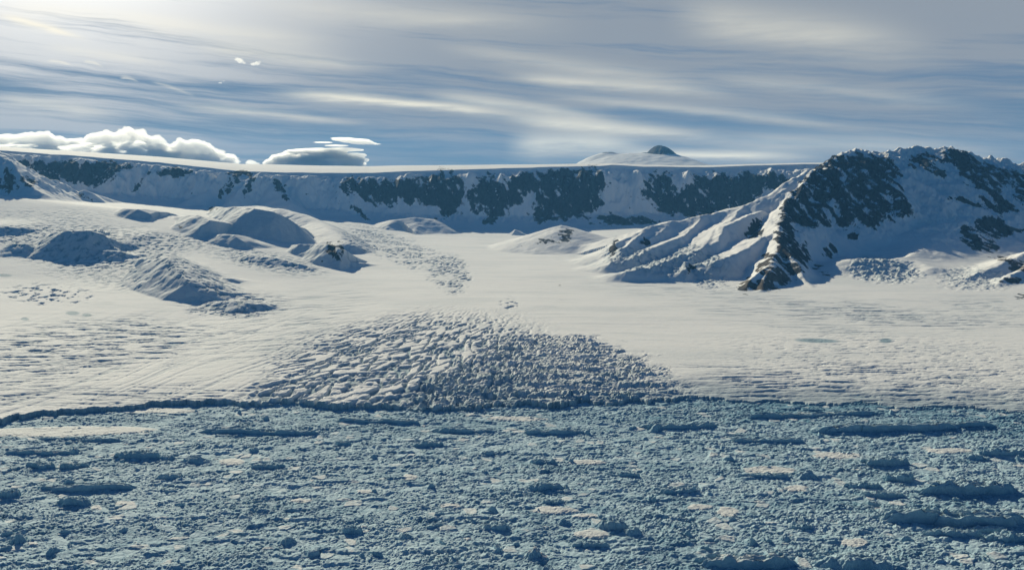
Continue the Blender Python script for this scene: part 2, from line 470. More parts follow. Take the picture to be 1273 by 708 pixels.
Ze = zf_ + (Zr - zf_) * pz
back = np.clip(s, 0, 9000)
Ze = np.where(s > 0, Zr + 140 * (1 - np.exp(-back / 1500)) * (1 - .62 * sstep(-.3, .2, Ug)) + 4 * fbm(X / 600, Y / 600, 3, 9), Ze)
Ze = Ze + sstep(.2, .5, t) * sstep(1.0, .9, t) * (fbm(X / 130, Y / 200, 5, 61, .55, ridged=True) - .3) * 42
lip = sstep(-25, 0, s) * sstep(300, 0, s) * 5 * fbm(X / 260, Y * 0 + 3, 4, 71)
Ze = Ze + lip
# ribs of rock standing out from the left cliff
emask = (t > 0.01) & (Ze > Z)
for pts, sl, sr in [([P(322, 214, 11000), P(300, 235, 10600), P(285, 252, 10250), P(270, 266, 9900)], .75, .7),
                    ([P(285, 214, 10950), P(262, 232, 10650), P(240, 246, 10300), P(215, 258, 9900)], .7, .55),
                    ([P(330, 216, 11000), P(336, 226, 10850), P(352, 245, 10500), P(362, 252, 10350)], .6, .7)]:
    h = eval_ridge(pts, sl, sr, 8, Wx, Wy)
    m = h > Ze
    Ze = smax(h, Ze, 15.0)
    emask |= m & (h > Z)
E = np.where(emask, Ze, Z)
Z = smax(Ze, Z, 10.0)
Z = np.where(t > 0.003, Z, np.where(s < 0, np.maximum(Z - 0, Z), Z))
G_ID = np.where(emask, 20, G_ID)
print('ridges', time.time() - T0)

# --- pixel coordinates of the smooth surface, used to place surface features
PX, PY = proj(X, Y, Z)
w1 = fbm(X / 260, Y / 420, 4, 81)
w2 = fbm(X / 260, Y / 420, 4, 82)
qx = PX + 14 * w1; qy = PY + 5 * w2

N = grid_normals(X, Y, Z)
steep = np.sqrt(np.clip(1 - N[..., 2] ** 2, 0, 1)) / np.clip(N[..., 2], .05, 1)   # tan of the slope

# ------------------------------------------------------------------ crevasses and seracs
D = np.zeros_like(Z); ICE = np.zeros_like(Z)
flat = sstep(60, 15, np.maximum(above - BD, 0)) * sstep(.02, 0, t)
# main fan: crevasse rows spreading from a point up the valley
ox, oy, _ = P(590, 345, 5000)
fx, fy = X - ox, oy + 600 - Y
phi = np.arctan2(fx, fy); rho = np.hypot(fx, fy)
fan = np.clip(ell(qx, qy, 510, 455, 165, 58, -6, .35) + ell(qx, qy, 470, 490, 150, 22, 0, .4), 0, 1)
k1 = gnoise(phi * 40 + 1.1 * w1, rho / 420 + .8 * w2, 90) + .35 * fbm(X / 45, Y / 60, 3, 89)
k2 = gnoise(phi * 26 + rho / 130, rho / 260, 92) + .35 * fbm(X / 40, Y / 70, 3, 88)
brk = sstep(-.28, .12, fbm(phi * 20, rho / 70 + phi * 12, 3, 91) + .25 * sstep(390, 500, PY) - .02)
cut = np.maximum(sstep(.24, .10, np.abs(k1)), .85 * sstep(.17, .06, np.abs(k2))) * brk * fan
D -= 12 * cut; ICE = np.maximum(ICE, np.clip(.9 * cut, 0, 1))
fine = sstep(.1, .45, fbm(X / 150, Y / 17, 3, 92)) * np.clip(.35 * fan + ell(qx, qy, 330, 490, 250, 16, 0, .5), 0, 1)
D -= 4 * fine; ICE = np.maximum(ICE, .35 * fine)
# chaotic seracs
ser = np.clip(ell(qx, qy, 705, 470, 130, 54, 8, .45) + ell(qx, qy, 620, 490, 120, 30, 0, .4) + ell(qx, qy, 800, 492, 90, 22, 0, .4), 0, 1)
edge = fbm(X / 130, Y / 180, 4, 190, .6)
ser = sstep(.25, .85, ser + .6 * edge)
sw1 = 16 * fbm(X / 60, Y / 60, 4, 191); sw2 = 16 * fbm(X / 60, Y / 60, 4, 192)
a1_, a2_, cv = facets((X + sw1) / 30, (Y + sw2) / 30, 3, tilt=1.3)
b1_, b2_, cv2 = facets((X + sw1 * .6) / 12, (Y + sw2 * .6) / 16, 5, tilt=1.3)
f1, f2 = 0, a2_
vary = .45 + .9 * sstep(-.3, .5, fbm(X / 170, Y / 110, 3, 193))
blk = vary * ((a1_ - .5) * 10 - 4 * sstep(.2, .0, a2_) + (b1_ - .5) * 7 - 2 * sstep(.2, 0, b2_)) + 6 * fbm(X / 40, Y / 24, 4, 194, .6, ridged=True)
ser = ser * (1 - .65 * sstep(770, 880, PX))
D += ser ** 1.3 * .68 * (blk + 15 * sstep(-.25, .3, fbm(X / 260, Y / 75, 4, 93, .55)) - 12)
ICE = np.maximum(ICE, ser * np.clip(.20 + .2 * sstep(.2, .02, f2 - f1) + .35 * (cv2 - .5) + .6 * fbm(X / 120, Y / 60, 3, 195) + .40 * sstep(430, 505, PY), 0, 1))
# transverse ripples on the right
rr = np.clip(ell(qx, qy, 1080, 488, 330, 34, 2, .45), 0, 1)
rp = sstep(-.05, .35, fbm(X / 230 + .5 * w1, Y / 24 + 1.2 * w2, 5, 94, .6)) * sstep(-.35, .25, fbm(X / 420, Y / 150, 3, 97))
D += rr * (-7 * rp + 2 * fbm(X / 60, Y / 25, 3, 95)); 
low = sstep(455, 500, qy) * sstep(700, 850, qx)
ICE = np.maximum(ICE, np.clip(rr * rp * .55 + rr * low * (.25 + .5 * rp), 0, .9))
hatch = ell(qx, qy, 1120, 455, 220, 40, 4, .5)
hp = sstep(0, .4, fbm(X / 60 + Y / 70, Y / 26 - X / 200, 4, 96))
D -= hatch * 3 * hp; ICE = np.maximum(ICE, hatch * .22 * hp)
for (cx_, cy_, rx_, ry_, rot_, lx, ly, dep, ic, sd) in [
        (1060, 384, 120, 10, 6, 190, 34, 5, .55, 101), (1130, 398, 150, 9, 3, 190, 30, 5, .5, 102), (960, 385, 110, 14, 2, 240, 40, 3, .3, 103),
        (1220, 384, 70, 14, 0, 140, 30, 3, .35, 104), (1020, 408, 90, 7, 4, 200, 34, 3, .35, 1041),
        (90, 432, 150, 30, -3, 170, 26, 8, .85, 105), (60, 470, 130, 22, -12, 200, 30, 4, .35, 106), (180, 408, 80, 14, 2, 150, 30, 6, .7, 107),
        (150, 492, 220, 12, 0, 240, 22, 3, .35, 1071),
        (350, 405, 110, 34, -18, 260, 36, 3, .45, 108), (295, 378, 60, 14, 0, 130, 34, 9, .85, 109), (330, 440, 110, 22, -16, 260, 34, 2, .25, 110),
        (760, 330, 60, 10, 10, 200, 60, 3, .25, 111), (850, 362, 120, 12, 4, 250, 50, 3, .3, 112)]:
    mk = ell(qx, qy, cx_, cy_, rx_, ry_, rot_, .6) * flat
    rot = math.radians(rot_ * 1.5)
    ax = X * math.cos(rot) - Y * math.sin(rot); ay = X * math.sin(rot) + Y * math.cos(rot)
    v = sstep(0, .42, fbm(ax / lx, ay / ly, 4, sd)) * mk
    D -= dep * v; ICE = np.maximum(ICE, ic * v + .10 * mk)
# tributary tongue with pitted crevasses
ton = np.clip(ell(qx, qy, 500, 312, 75, 16, 22, .4) + ell(qx, qy, 560, 340, 26, 22, 60, .35) + .8 * ell(qx, qy, 455, 300, 30, 12, 10, .5), 0, 1)
tv = sstep(.0, .4, fbm(X / 34 + .5 * w1, Y / 60 - X / 120, 5, 120, .6) + .10 * ton) * sstep(-.4, .2, fbm(X / 200, Y / 200, 3, 119))
D -= 11 * ton * tv; ICE = np.maximum(ICE, ton * (.9 * tv + .12))
pit = np.clip(ell(qx, qy, 62, 366, 50, 11, 3, .5) + ell(qx, qy, 633, 377, 12, 7, 0, .5), 0, 1)
pv = sstep(.05, .4, fbm(X / 55 + Y / 120, Y / 90 - X / 160, 4, 121))
D -= 12 * pit * pv; ICE = np.maximum(ICE, pit * pv * .9)
for (cx_, cy_, rx_, ry_) in [(1016, 423, 27, 2.6), (1102, 423, 8, 2.8), (32, 396, 5, 2), (90, 389, 9, 2.6), (108, 391, 6, 2), (4, 342, 9, 2)]:
    mk = ell(PX + 4 * w1, PY, cx_, cy_, rx_, ry_, 2, .3); ICE = np.maximum(ICE, .9 * mk)
# broken ice on the upland bluffs
bl = np.isin(G_ID, (1, 3, 5, 6, 8))
upl = np.clip(ell(qx, qy, 110, 305, 110, 26, 2, .4) + .6 * ell(qx, qy, 150, 345, 90, 16, 6, .6) + .5 * ell(qx, qy, 60, 268, 90, 8, 0, .6) + ell(qx, qy, 20, 292, 50, 12, 0, .4) + ell(qx, qy, 250, 345, 60, 14, 25, .5) + ell(qx, qy, 290, 382, 50, 12, 0, .4) + ell(qx, qy, 330, 325, 70, 12, 10, .5) + .7 * ell(qx, qy, 205, 300, 70, 10, 0, .5), 0, 1)
uv = sstep(.0, .4, fbm(X / 48, Y / 46, 5, 130, .6) + .08)
D -= 7 * upl * uv; ICE = np.maximum(ICE, upl * (uv * .8 + .14))
ICE = np.maximum(ICE, np.where(np.isin(G_ID, (1, 2, 3, 4, 5, 6, 8, 11)), sstep(.3, .6, steep) * .35, 0))
# flow lines swept along the lower left glacier
flx = X * .96 - Y * .26 + 90 * fbm(X / 700, Y / 900, 2, 143)
fl = fbm(flx / 48, Y / 1500, 4, 140, .6)
flm = sstep(560, 380, PX) * sstep(370, 420, PY) * flat
D -= 2.2 * sstep(-.1, .4, fl) * flm
ICE = np.maximum(ICE, .42 * sstep(0, .5, fl) * flm)
drift = fbm(X / 1300, Y / 220, 4, 141)
ICE = np.maximum(ICE, (.16 * sstep(-.1, .5, drift)) * flat)
ICE = np.maximum(ICE, .24 * sstep(.08, .5, fbm(X / 420, Y / 60, 5, 142, .6)) * flat)
# icy flank texture of the lower massif
mic = np.clip(ell(qx, qy, 800, 325, 50, 18, 10, .4) + ell(qx, qy, 870, 330, 40, 22, 20, .5) + ell(qx, qy, 1095, 335, 48, 15, 5, .35) + .6 * ell(qx, qy, 1215, 345, 50, 14, 0, .4), 0, 1)
mv = sstep(-.1, .35, fbm(X / 45, Y / 60, 5, 150))
D += mic * (mv - .5) * 14; ICE = np.maximum(ICE, mic * (.25 + .4 * mv))
Z = Z + D * sstep(11000, 9000, Y)

# the ice front: below this line the glacier ends in a low cliff
FR = [(-300, 534), (0, 526), (150, 512), (230, 505), (460, 510), (560, 512), (700, 507), (850, 497), (1000, 502), (1273, 514), (1700, 530)]
fu = []; fy_ = []
for p, q in FR:
    k = P(p, q, 1.0); yy = HCAM / (HCAM - k[2]); fu.append(k[0]); fy_.append(yy)
Yf1 = np.interp(us, fu, fy_)
fbrk = 1 + 1.3 * sstep(U(400), U(520), us) * sstep(U(930), U(820), us)
front = (Yf1 + 55 * gnoise(us * 14, us * 0 + 2.2) + 34 * fbrk * fbm(us * 60, us * 0 + 5.1, 5, 3, .6))[None, :].astype(F4)
front = front + 12 * fbm(X / 30, Y / 30, 4, 160)
fh = (.8 + .4 * sstep(U(540), U(440), us)) * (1 - .5 * sstep(U(800), U(950), us))
sf = Y - front
sfw = Y - Yf1[None, :].astype(F4) + 70 * fbm(X / 180, Y / 120, 4, 162)
stepv = sstep(0, 9, sf)
dome = sstep(-60, 240, sfw)
Z = np.where(sf < 700, (Z - 12) * stepv * (fh[None, :] + (1 - fh[None, :]) * dome) + 12 * sstep(0, 300, sfw) * stepv - 12 * (1 - stepv) + 3 * stepv * (1 - dome) * fbm(X / 40, Y / 14, 3, 161), Z)
ICE = np.maximum(ICE, .95 * sstep(22, 4, sf) + 0 * Z)
ICE = np.maximum(ICE, .62 * sstep(300, 20, sfw + 60 * fbm(X / 300, Y / 26, 4, 163)) * sstep(620, 800, PX))

# ------------------------------------------------------------------ rock
R = np.full(Z.shape, 0.0, F4)
RB = [ # dark rock patches: cx cy rx ry rot weight
 # escarpment, left to right
 (45, 215, 30, 10, 8, .50), (85, 213, 34, 9, 5, .6), (118, 220, 20, 9, -10, .55), (135, 205, 28, 6, 3, .4), (60, 203, 60, 5, 3, .3), (218, 214, 18, 5, 0, .7), (172, 230, 10, 3, -50, .5), (186, 212, 6, 3, -60, .6),
 (280, 230, 8, 3, -55, .7), (295, 222, 14, 3.5, -50, .6), (308, 233, 14, 3.5, -62, .7), (300, 216, 14, 3, 0, .6), (278, 240, 8, 3, -55, .6), (348, 232, 8, 5, 55, .8), (355, 246, 4, 3, 60, .6), (258, 257, 10, 4, 20, .8),
 (445, 230, 20, 10, 0, .5), (470, 245, 22, 9, 10, .55), (490, 232, 24, 9, 0, .5), (520, 243, 36, 10, 0, .55), (555, 232, 22, 14, 70, .55), (560, 252, 22, 8, -60, .6), (535, 225, 26, 6, 0, .4), (448, 265, 14, 3, 42, .6),
 (600, 240, 12, 24, 20, .55), (618, 255, 10, 24, 22, .5), (640, 235, 14, 18, 30, .55), (610, 270, 12, 4, -40, .4), (660, 225, 14, 10, 10, .5),
 (690, 240, 26, 22, -35, .6), (715, 225, 30, 13, 0, .65), (735, 230, 12, 20, 10, .6), (705, 262, 30, 9, -10, .6), (680, 268, 16, 6, -20, .5), (725, 250, 18, 10, 0, .5),
 (775, 275, 45, 6, 3, .6), (820, 232, 16, 18, 10, .6), (835, 250, 16, 12, -30, .45), (860, 240, 10, 18, 30, .45), (880, 255, 36, 12, -10, .65), (905, 235, 28, 14, 10, .6), (930, 228, 14, 14, 30, .55), (960, 225, 20, 10, 0, .5), (885, 222, 20, 8, 0, .45),
 # massif
 (1060, 235, 42, 34, 0, .72), (1030, 245, 40, 24, -35, .62), (1085, 245, 30, 28, 20, .7), (1000, 252, 26, 16, -30, .6), (1020, 270, 36, 10, 8, .6), (1060, 262, 60, 12, 0, .55), (1095, 215, 20, 18, 10, .6), (1050, 205, 28, 10, 0, .45), (1010, 225, 24, 8, -32, .4), (1110, 252, 14, 14, 0, .5),
 (1150, 200, 18, 9, 0, .6), (1165, 213, 14, 6, 35, .6), (1195, 198, 22, 10, 25, .6), (1210, 215, 14, 12, 40, .65), (1230, 235, 12, 22, -25, .7), (1245, 255, 18, 7, 15, .6), (1200, 250, 22, 3.5, 14, .6), (1255, 218, 24, 10, 25, .55), (1270, 235, 8, 20, 0, .5),
 (1228, 278, 14, 8, 0, .65), (1220, 300, 22, 12, 40, .7), (1240, 290, 12, 12, 0, .6), (1262, 286, 14, 4, 0, .5), (1200, 290, 6, 10, -30, .4),
 (938, 285, 14, 8, -35, .7), (975, 300, 10, 26, -8, .55), (988, 318, 14, 24, -15, .7), (975, 335, 12, 20, 0, .65), (1032, 311, 9, 8, 0, .75), (1015, 332, 7, 3, 0, .65), (1028, 341, 8, 3, 20, .65), (1061, 292, 6, 4, 0, .65), (1065, 278, 5, 6, 0, .4),
 (955, 318, 7, 4, 0, .5), (950, 330, 8, 10, 0, .65), (945, 355, 22, 7, -12, .75), (930, 350, 10, 6, -30, .5), (860, 330, 5, 10, 30, .5), (763, 308, 4, 12, 18, .6), (806, 300, 12, 5, 0, .45), (962, 350, 8, 12, 10, .4),
 (1268, 333, 10, 12, 0, .75), (1248, 321, 9, 3.5, 10, .6), (1258, 348, 14, 3, 0, .6), (1268, 370, 8, 4, 0, .5),
 # left edge shoulder, nunatak, bluffs
 (12, 222, 14, 12, 40, .5), (38, 228, 8, 5, 40, .6), (5, 232, 8, 10, 0, .5), (104, 245, 14, 5, 25, .35), (416, 313, 6, 12, -35, .85), (424, 306, 5, 7, 0, .5), (402, 326, 8, 3, 0, .2),
 (688, 296, 14, 6, -10, .45), (706, 293, 9, 8, 20, .5), (670, 300, 8, 3, 0, .4), (225, 283, 6, 3, 30, .3), (350, 258, 6, 2, 0, .0)]
sx_ = PX + 7 * fbm(X / 90, Z / 90, 3, 170); sy_ = PY + 4 * fbm(X / 90, Z / 90, 3, 171)
for cx_, cy_, rx_, ry_, ro_, wt in RB:
    j0 = np.searchsorted(rows, 4500)
    esc = (cy_ < 290 and (cx_ < 950 or (cx_, cy_) == (960, 225)) and (cx_, cy_) not in ((12, 222), (38, 228), (5, 232), (104, 245), (938, 285), (225, 283)) and not (650 < cx_ < 710 and cy_ > 275) and (cx_, cy_) != (258, 257))
    R[j0:] += ((G_ID[j0:] == 20) == esc) * wt * ell(sx_[j0:], sy_[j0:], cx_, cy_, rx_ * 1.05, ry_ * 1.05, ro_, .75)
strata = fbm(X / 900, (Z + .18 * X) / 26, 3, 183)
strk = .16 * strata + .72 * fbm(X / 95 + Z / 160, Z / 330 + Y / 900, 5, 180, .6) + .35 * fbm(X / 260, Z / 50 + X / 700, 4, 181, .6) + .18 * fbm(X / 22, Y / 40, 3, 182)
en_ = .6 * fbm(X / 130, Y / 200, 5, 61, .55, ridged=True) + .4 * fbm((X + .9 * Z) / 95, (Z - .3 * X) / 520, 4, 184, .55, ridged=True)
core = sstep(.05, .3, R)
R = np.clip(R, 0, .60) + .70 * strk + core * np.where(G_ID == 20, .95 * (en_ - en_.mean()), .85 * (er2 - er2.mean())) + .05 + .07 * (G_ID == 20) * sstep(.02, .25, R) + .15 * sstep(.8, 1.4, steep) * (G_ID > 8)
R = np.where(Z < 60, 0, R)
BR = np.clip(ell(qx, qy, 948, 348, 30, 18, 0, .5) + ell(qx, qy, 1262, 335, 30, 26, 0, .5) + .7 * ell(qx, qy, 963, 318, 14, 20, 0, .5) + .5 * ell(qx, qy, 5, 230, 10, 15, 0, .5), 0, 1)
# the outer rows fall away so the sheet has no floating border
N = grid_normals(X, Y, Z)
print('surface', time.time() - T0)

# ------------------------------------------------------------------ split the sheet into its landforms
V = np.stack([X, Y, Z], -1).reshape(-1, 3); NV = N.reshape(-1, 3)
FA = grid_faces(NR, NC)
gid = G_ID.ravel()[FA[:, 0]]
gid = np.where((sf.ravel()[FA].max(1) < -12), -1, gid)
names = {0: ('glacier', 'white crevassed glacier flowing down to the brash ice'),
  1: ('snow_hill', 'broad bluish broken ice bluff on the left slope'), 2: ('snow_hill', 'small snow hump with dark hollow high on the left slope'),
  3: ('snow_hill', 'twin lobed snow hump left of the large rounded hill'), 4: ('snow_hill', 'large rounded snow hill with long shaded face'),
  5: ('snow_hill', 'snow bluff with dark rock strip beside the valley ice'), 6: ('snow_hill', 'pointed snow hill with steep shaded left face'),
  7: ('snow_hill', 'tiny snow knob below the cliffs at left'), 8: ('snow_hill', 'low grey icy swells below the rounded snow hills'),
  9: ('rocky_hill', 'rocky snow shoulder at the left edge'), 10: ('nunatak', 'small rocky snow knoll in the middle of the valley'),
  11: ('snow_hill', 'low pale snow swell under the cliffs left of the valley'), 12: ('mountain', 'great rocky snow mountain on the right'),
  13: ('rocky_hill', 'low brown rocky hill at the right edge'), 20: ('mountain_cliffs', 'long dark cliff wall with a snow plateau on top')}
for g, (nm, lab) in names.items():
    f = FA[gid == g]
    if not len(f): continue
    used, inv = np.unique(f, return_inverse=True)
    o = make_mesh(nm, V[used], inv.reshape(-1, 4), {'rock': R.ravel()[used], 'ice': ICE.ravel()[used], 'brown': BR.ravel()[used]}, MT, NV[used])
    tag(o, lab, None, None, 'structure')
print('terrain', time.time() - T0)

# ------------------------------------------------------------------ distant summit behind the plateau
def patch(name, x0, x1, y0, y1, n, m, zf, rockf, label):
    xs, ys = np.meshgrid(np.linspace(x0, x1, n), np.linspace(y0, y1, m))
    z = zf(xs, ys); nn = grid_normals(xs, ys, z)
    o = make_mesh(name, np.stack([xs, ys, z], -1).reshape(-1, 3), grid_faces(m, n),
        {'rock': rockf(xs, ys, z), 'ice': np.zeros(z.shape), 'brown': np.zeros(z.shape)}, MT, nn.reshape(-1, 3))
    return tag(o, label, None, None, 'structure')
pk = P(819, 180, 20000); sm1 = P(757, 189, 20000)
def zpk(x, y):
    wx = x + 60 * fbm(x / 400, y / 400, 4, 5)
    z = 800 + 180 * np.exp(-((wx - pk[0] + 200) / 1900) ** 2 - ((y - pk[1]) / 2000) ** 2) + 265 * np.exp(-((wx - pk[0] + 420) / 1350) ** 4 - ((y - pk[1]) / 1500) ** 2)
    d = np.hypot(wx - pk[0], (y - pk[1]) * .7)
    d = d * np.where(wx > pk[0], .85, 1.15)
    z = smax(z, pk[2] - 10 - 235 * (d / 360) ** 1.7, 40)
    d2 = np.hypot(wx - sm1[0], y - sm1[1])
    z = smax(z, sm1[2] - 110 * (d2 / 420) ** 1.6, 30)
    return z + 14 * fbm(x / 200, y / 200, 4, 6)
def rpk(x, y, z):
    return .95 * sstep(480, 330, np.hypot(x - pk[0], (y - pk[1]) * .7)) + .7 * sstep(260, 100, np.hypot(x - sm1[0], y - sm1[1]))
patch('mountain_peak', pk[0] - 4200, pk[0] + 4200, pk[1] - 4000, pk[1] + 3000, 240, 160, zpk, rpk, 'far small domed summit rising behind the plateau')

# ------------------------------------------------------------------ sea
sea_m, nt = new_mat('cold_sea_water'); b = NB(nt)
bs = b.n('ShaderNodeBsdfPrincipled'); bs.inputs['Base Color'].default_value = rgb(.02, .06, .09); bs.inputs['Roughness'].default_value = .25
o_ = b.n('ShaderNodeOutputMaterial'); nt.links.new(bs.outputs[0], o_.inputs[0])
sv = np.array([(-24000, -400, -3.5), (24000, -400, -3.5), (24000, 23000, -3.5), (-24000, 23000, -3.5)], float)
sea = make_mesh('sea', sv, np.array([[0, 1, 2, 3]]), {}, sea_m, None, False)
tag(sea, None, None, None, 'structure')

# ------------------------------------------------------------------ brash ice (melange)
mu = np.linspace(-0.80, 0.84, int(1500 * RES))
mr = [1350.0]
while mr[-1] < 3250: mr.append(mr[-1] * (1 + .00115 / RES))
mr = np.array(mr)
MU, MY = np.meshgrid(mu, mr); MX = (MU * MY).astype(F4); MY = MY.astype(F4)
def melange_height(x, y):
    wx = x + 9 * fbm(x / 40, y / 40, 3, 201); wy = y + 9 * fbm(x / 40, y / 40, 3, 202)
    a1, a2, c1 = facets(wx / 34, wy / 30, 11, tilt=.7); b1, b2, c2 = facets(wx / 13, wy / 12, 12, tilt=1.2); d1, d2, c3 = facets(wx / 5.6, wy / 5.2, 13, tilt=1.4)
    big = fbm(x / 260, y / 150, 4, 203)
    amp = .55 + .9 * np.clip(big + .3, 0, 1)
    flo = sstep(-.15, .12, fbm(x / 150 + 7, y / 110, 3, 230)) * (c1 > .66)        # flat floes among the rubble
    fine = (1 - .8 * flo)
    h = amp * (3.4 * a1 * sstep(.0, .12, a2) + fine * (3.0 * b1 * sstep(0, .12, b2) + 1.9 * d1 * sstep(0, .15, d2)))
    lead = sstep(.10, .0, a2) * sstep(-.1, .3, fbm(x / 190, y / 120, 3, 231))
    ice = .36 - .05 * (h - 3.5) + .38 * fbm(x / 70, y / 40, 4, 205) + .42 * fbm(x / 620, y / 130, 3, 232) + .25 * (c2 - .5) + .45 * (c1 - .5) * (1 - flo) + .5 * lead - .15 * flo
    m1 = fbm(x / 120 + 40, y / 60, 5, 220, .58); m2 = fbm(x / 44, y / 30, 4, 221, .55)
    slab = sstep(.10, .30, m1); lump = sstep(.12, .42, m2)
    h = h * (1 - .35 * slab) + 1.6 * fbm(x / 16, y / 16, 4, 204) + 2.6 * big + 4.8 * slab * (1 + .6 * m1) + 2.6 * lump
    return h * .82, ice, sstep(.06, .16, a2) * flo * sstep(.86, .89, c1)
MZ, MI, FLO = melange_height(MX, MY)
fr2 = np.interp(mu, us, front.mean(0))[None, :]
MN = grid_normals(MX, MY, MZ)
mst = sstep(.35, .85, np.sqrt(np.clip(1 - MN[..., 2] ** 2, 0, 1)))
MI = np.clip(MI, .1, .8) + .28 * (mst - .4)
MI = MI + (.15 + .28 * sstep(700, 1000, proj(MX, MY, MZ)[0])) * sstep(-480, -60, MY - fr2)
big = sstep(-330, -40, MY - fr2)
MZ = MZ + big * 6 * np.clip(fbm(MX / 170, MY / 36, 4, 206), 0, 1)
MS = np.maximum(sstep(.42, .62, fbm(MX / 60, MY / 34, 3, 207)) * .5, .38 * FLO)
mpx, mpy = proj(MX, MY, MZ)
MS = np.maximum(MS, .9 * ell(mpx + 10 * fbm(MX / 50, MY / 50, 3, 208), mpy, 80, 536, 110, 5.5, -1, .3))
MS = np.maximum(MS, .7 * ell(mpx + 8 * fbm(MX / 50, MY / 50, 3, 209), mpy, 190, 510, 60, 3, 1, .3))
MS = np.maximum(MS, .6 * ell(mpx + 8 * fbm(MX / 50, MY / 50, 3, 210), mpy, 640, 520, 40, 3, 1, .3))
# floating extras: sunlit snowy floes
for c_x, c_y, rx_, ry_ in [(957, 584, 32, 5), (870, 630, 16, 4), (905, 636, 14, 6), (990, 607, 14, 3.5), (1040, 566, 32, 4), (1258, 566, 14, 4), (1062, 674, 17, 5), (288, 574, 16, 4), (375, 622, 14, 2.5), (120, 631, 8, 3),
        (510, 593, 10, 3), (690, 634, 30, 5), (730, 641, 20, 3), (735, 664, 24, 5), (1245, 650, 26, 3.5), (155, 625, 14, 3), (452, 611, 10, 3), (1180, 560, 30, 3), (730, 574, 24, 3), (40, 676, 8, 2), (560, 628, 14, 3)]:
    MS = np.maximum(MS, .62 * ell(mpx + 6 * fbm(MX / 30, MY / 30, 3, 211), mpy + 2 * fbm(MX / 30, MY / 30, 3, 212), c_x, c_y, rx_, ry_, 0, .35))
sm_ = np.clip(MS * 1.7 - .2, 0, 1)
MZ = MZ * (1 - .75 * sm_) + 5.5 * .75 * sm_
MS = np.clip(MS * 1.45, 0, 1)
MN = grid_normals(MX, MY, MZ)
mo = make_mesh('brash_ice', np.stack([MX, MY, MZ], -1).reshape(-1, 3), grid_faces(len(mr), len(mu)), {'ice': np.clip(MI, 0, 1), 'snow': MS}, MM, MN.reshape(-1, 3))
tag(mo, 'blue grey rubble of broken sea ice filling the foreground', None, None, 'stuff')
print('melange', time.time() - T0)

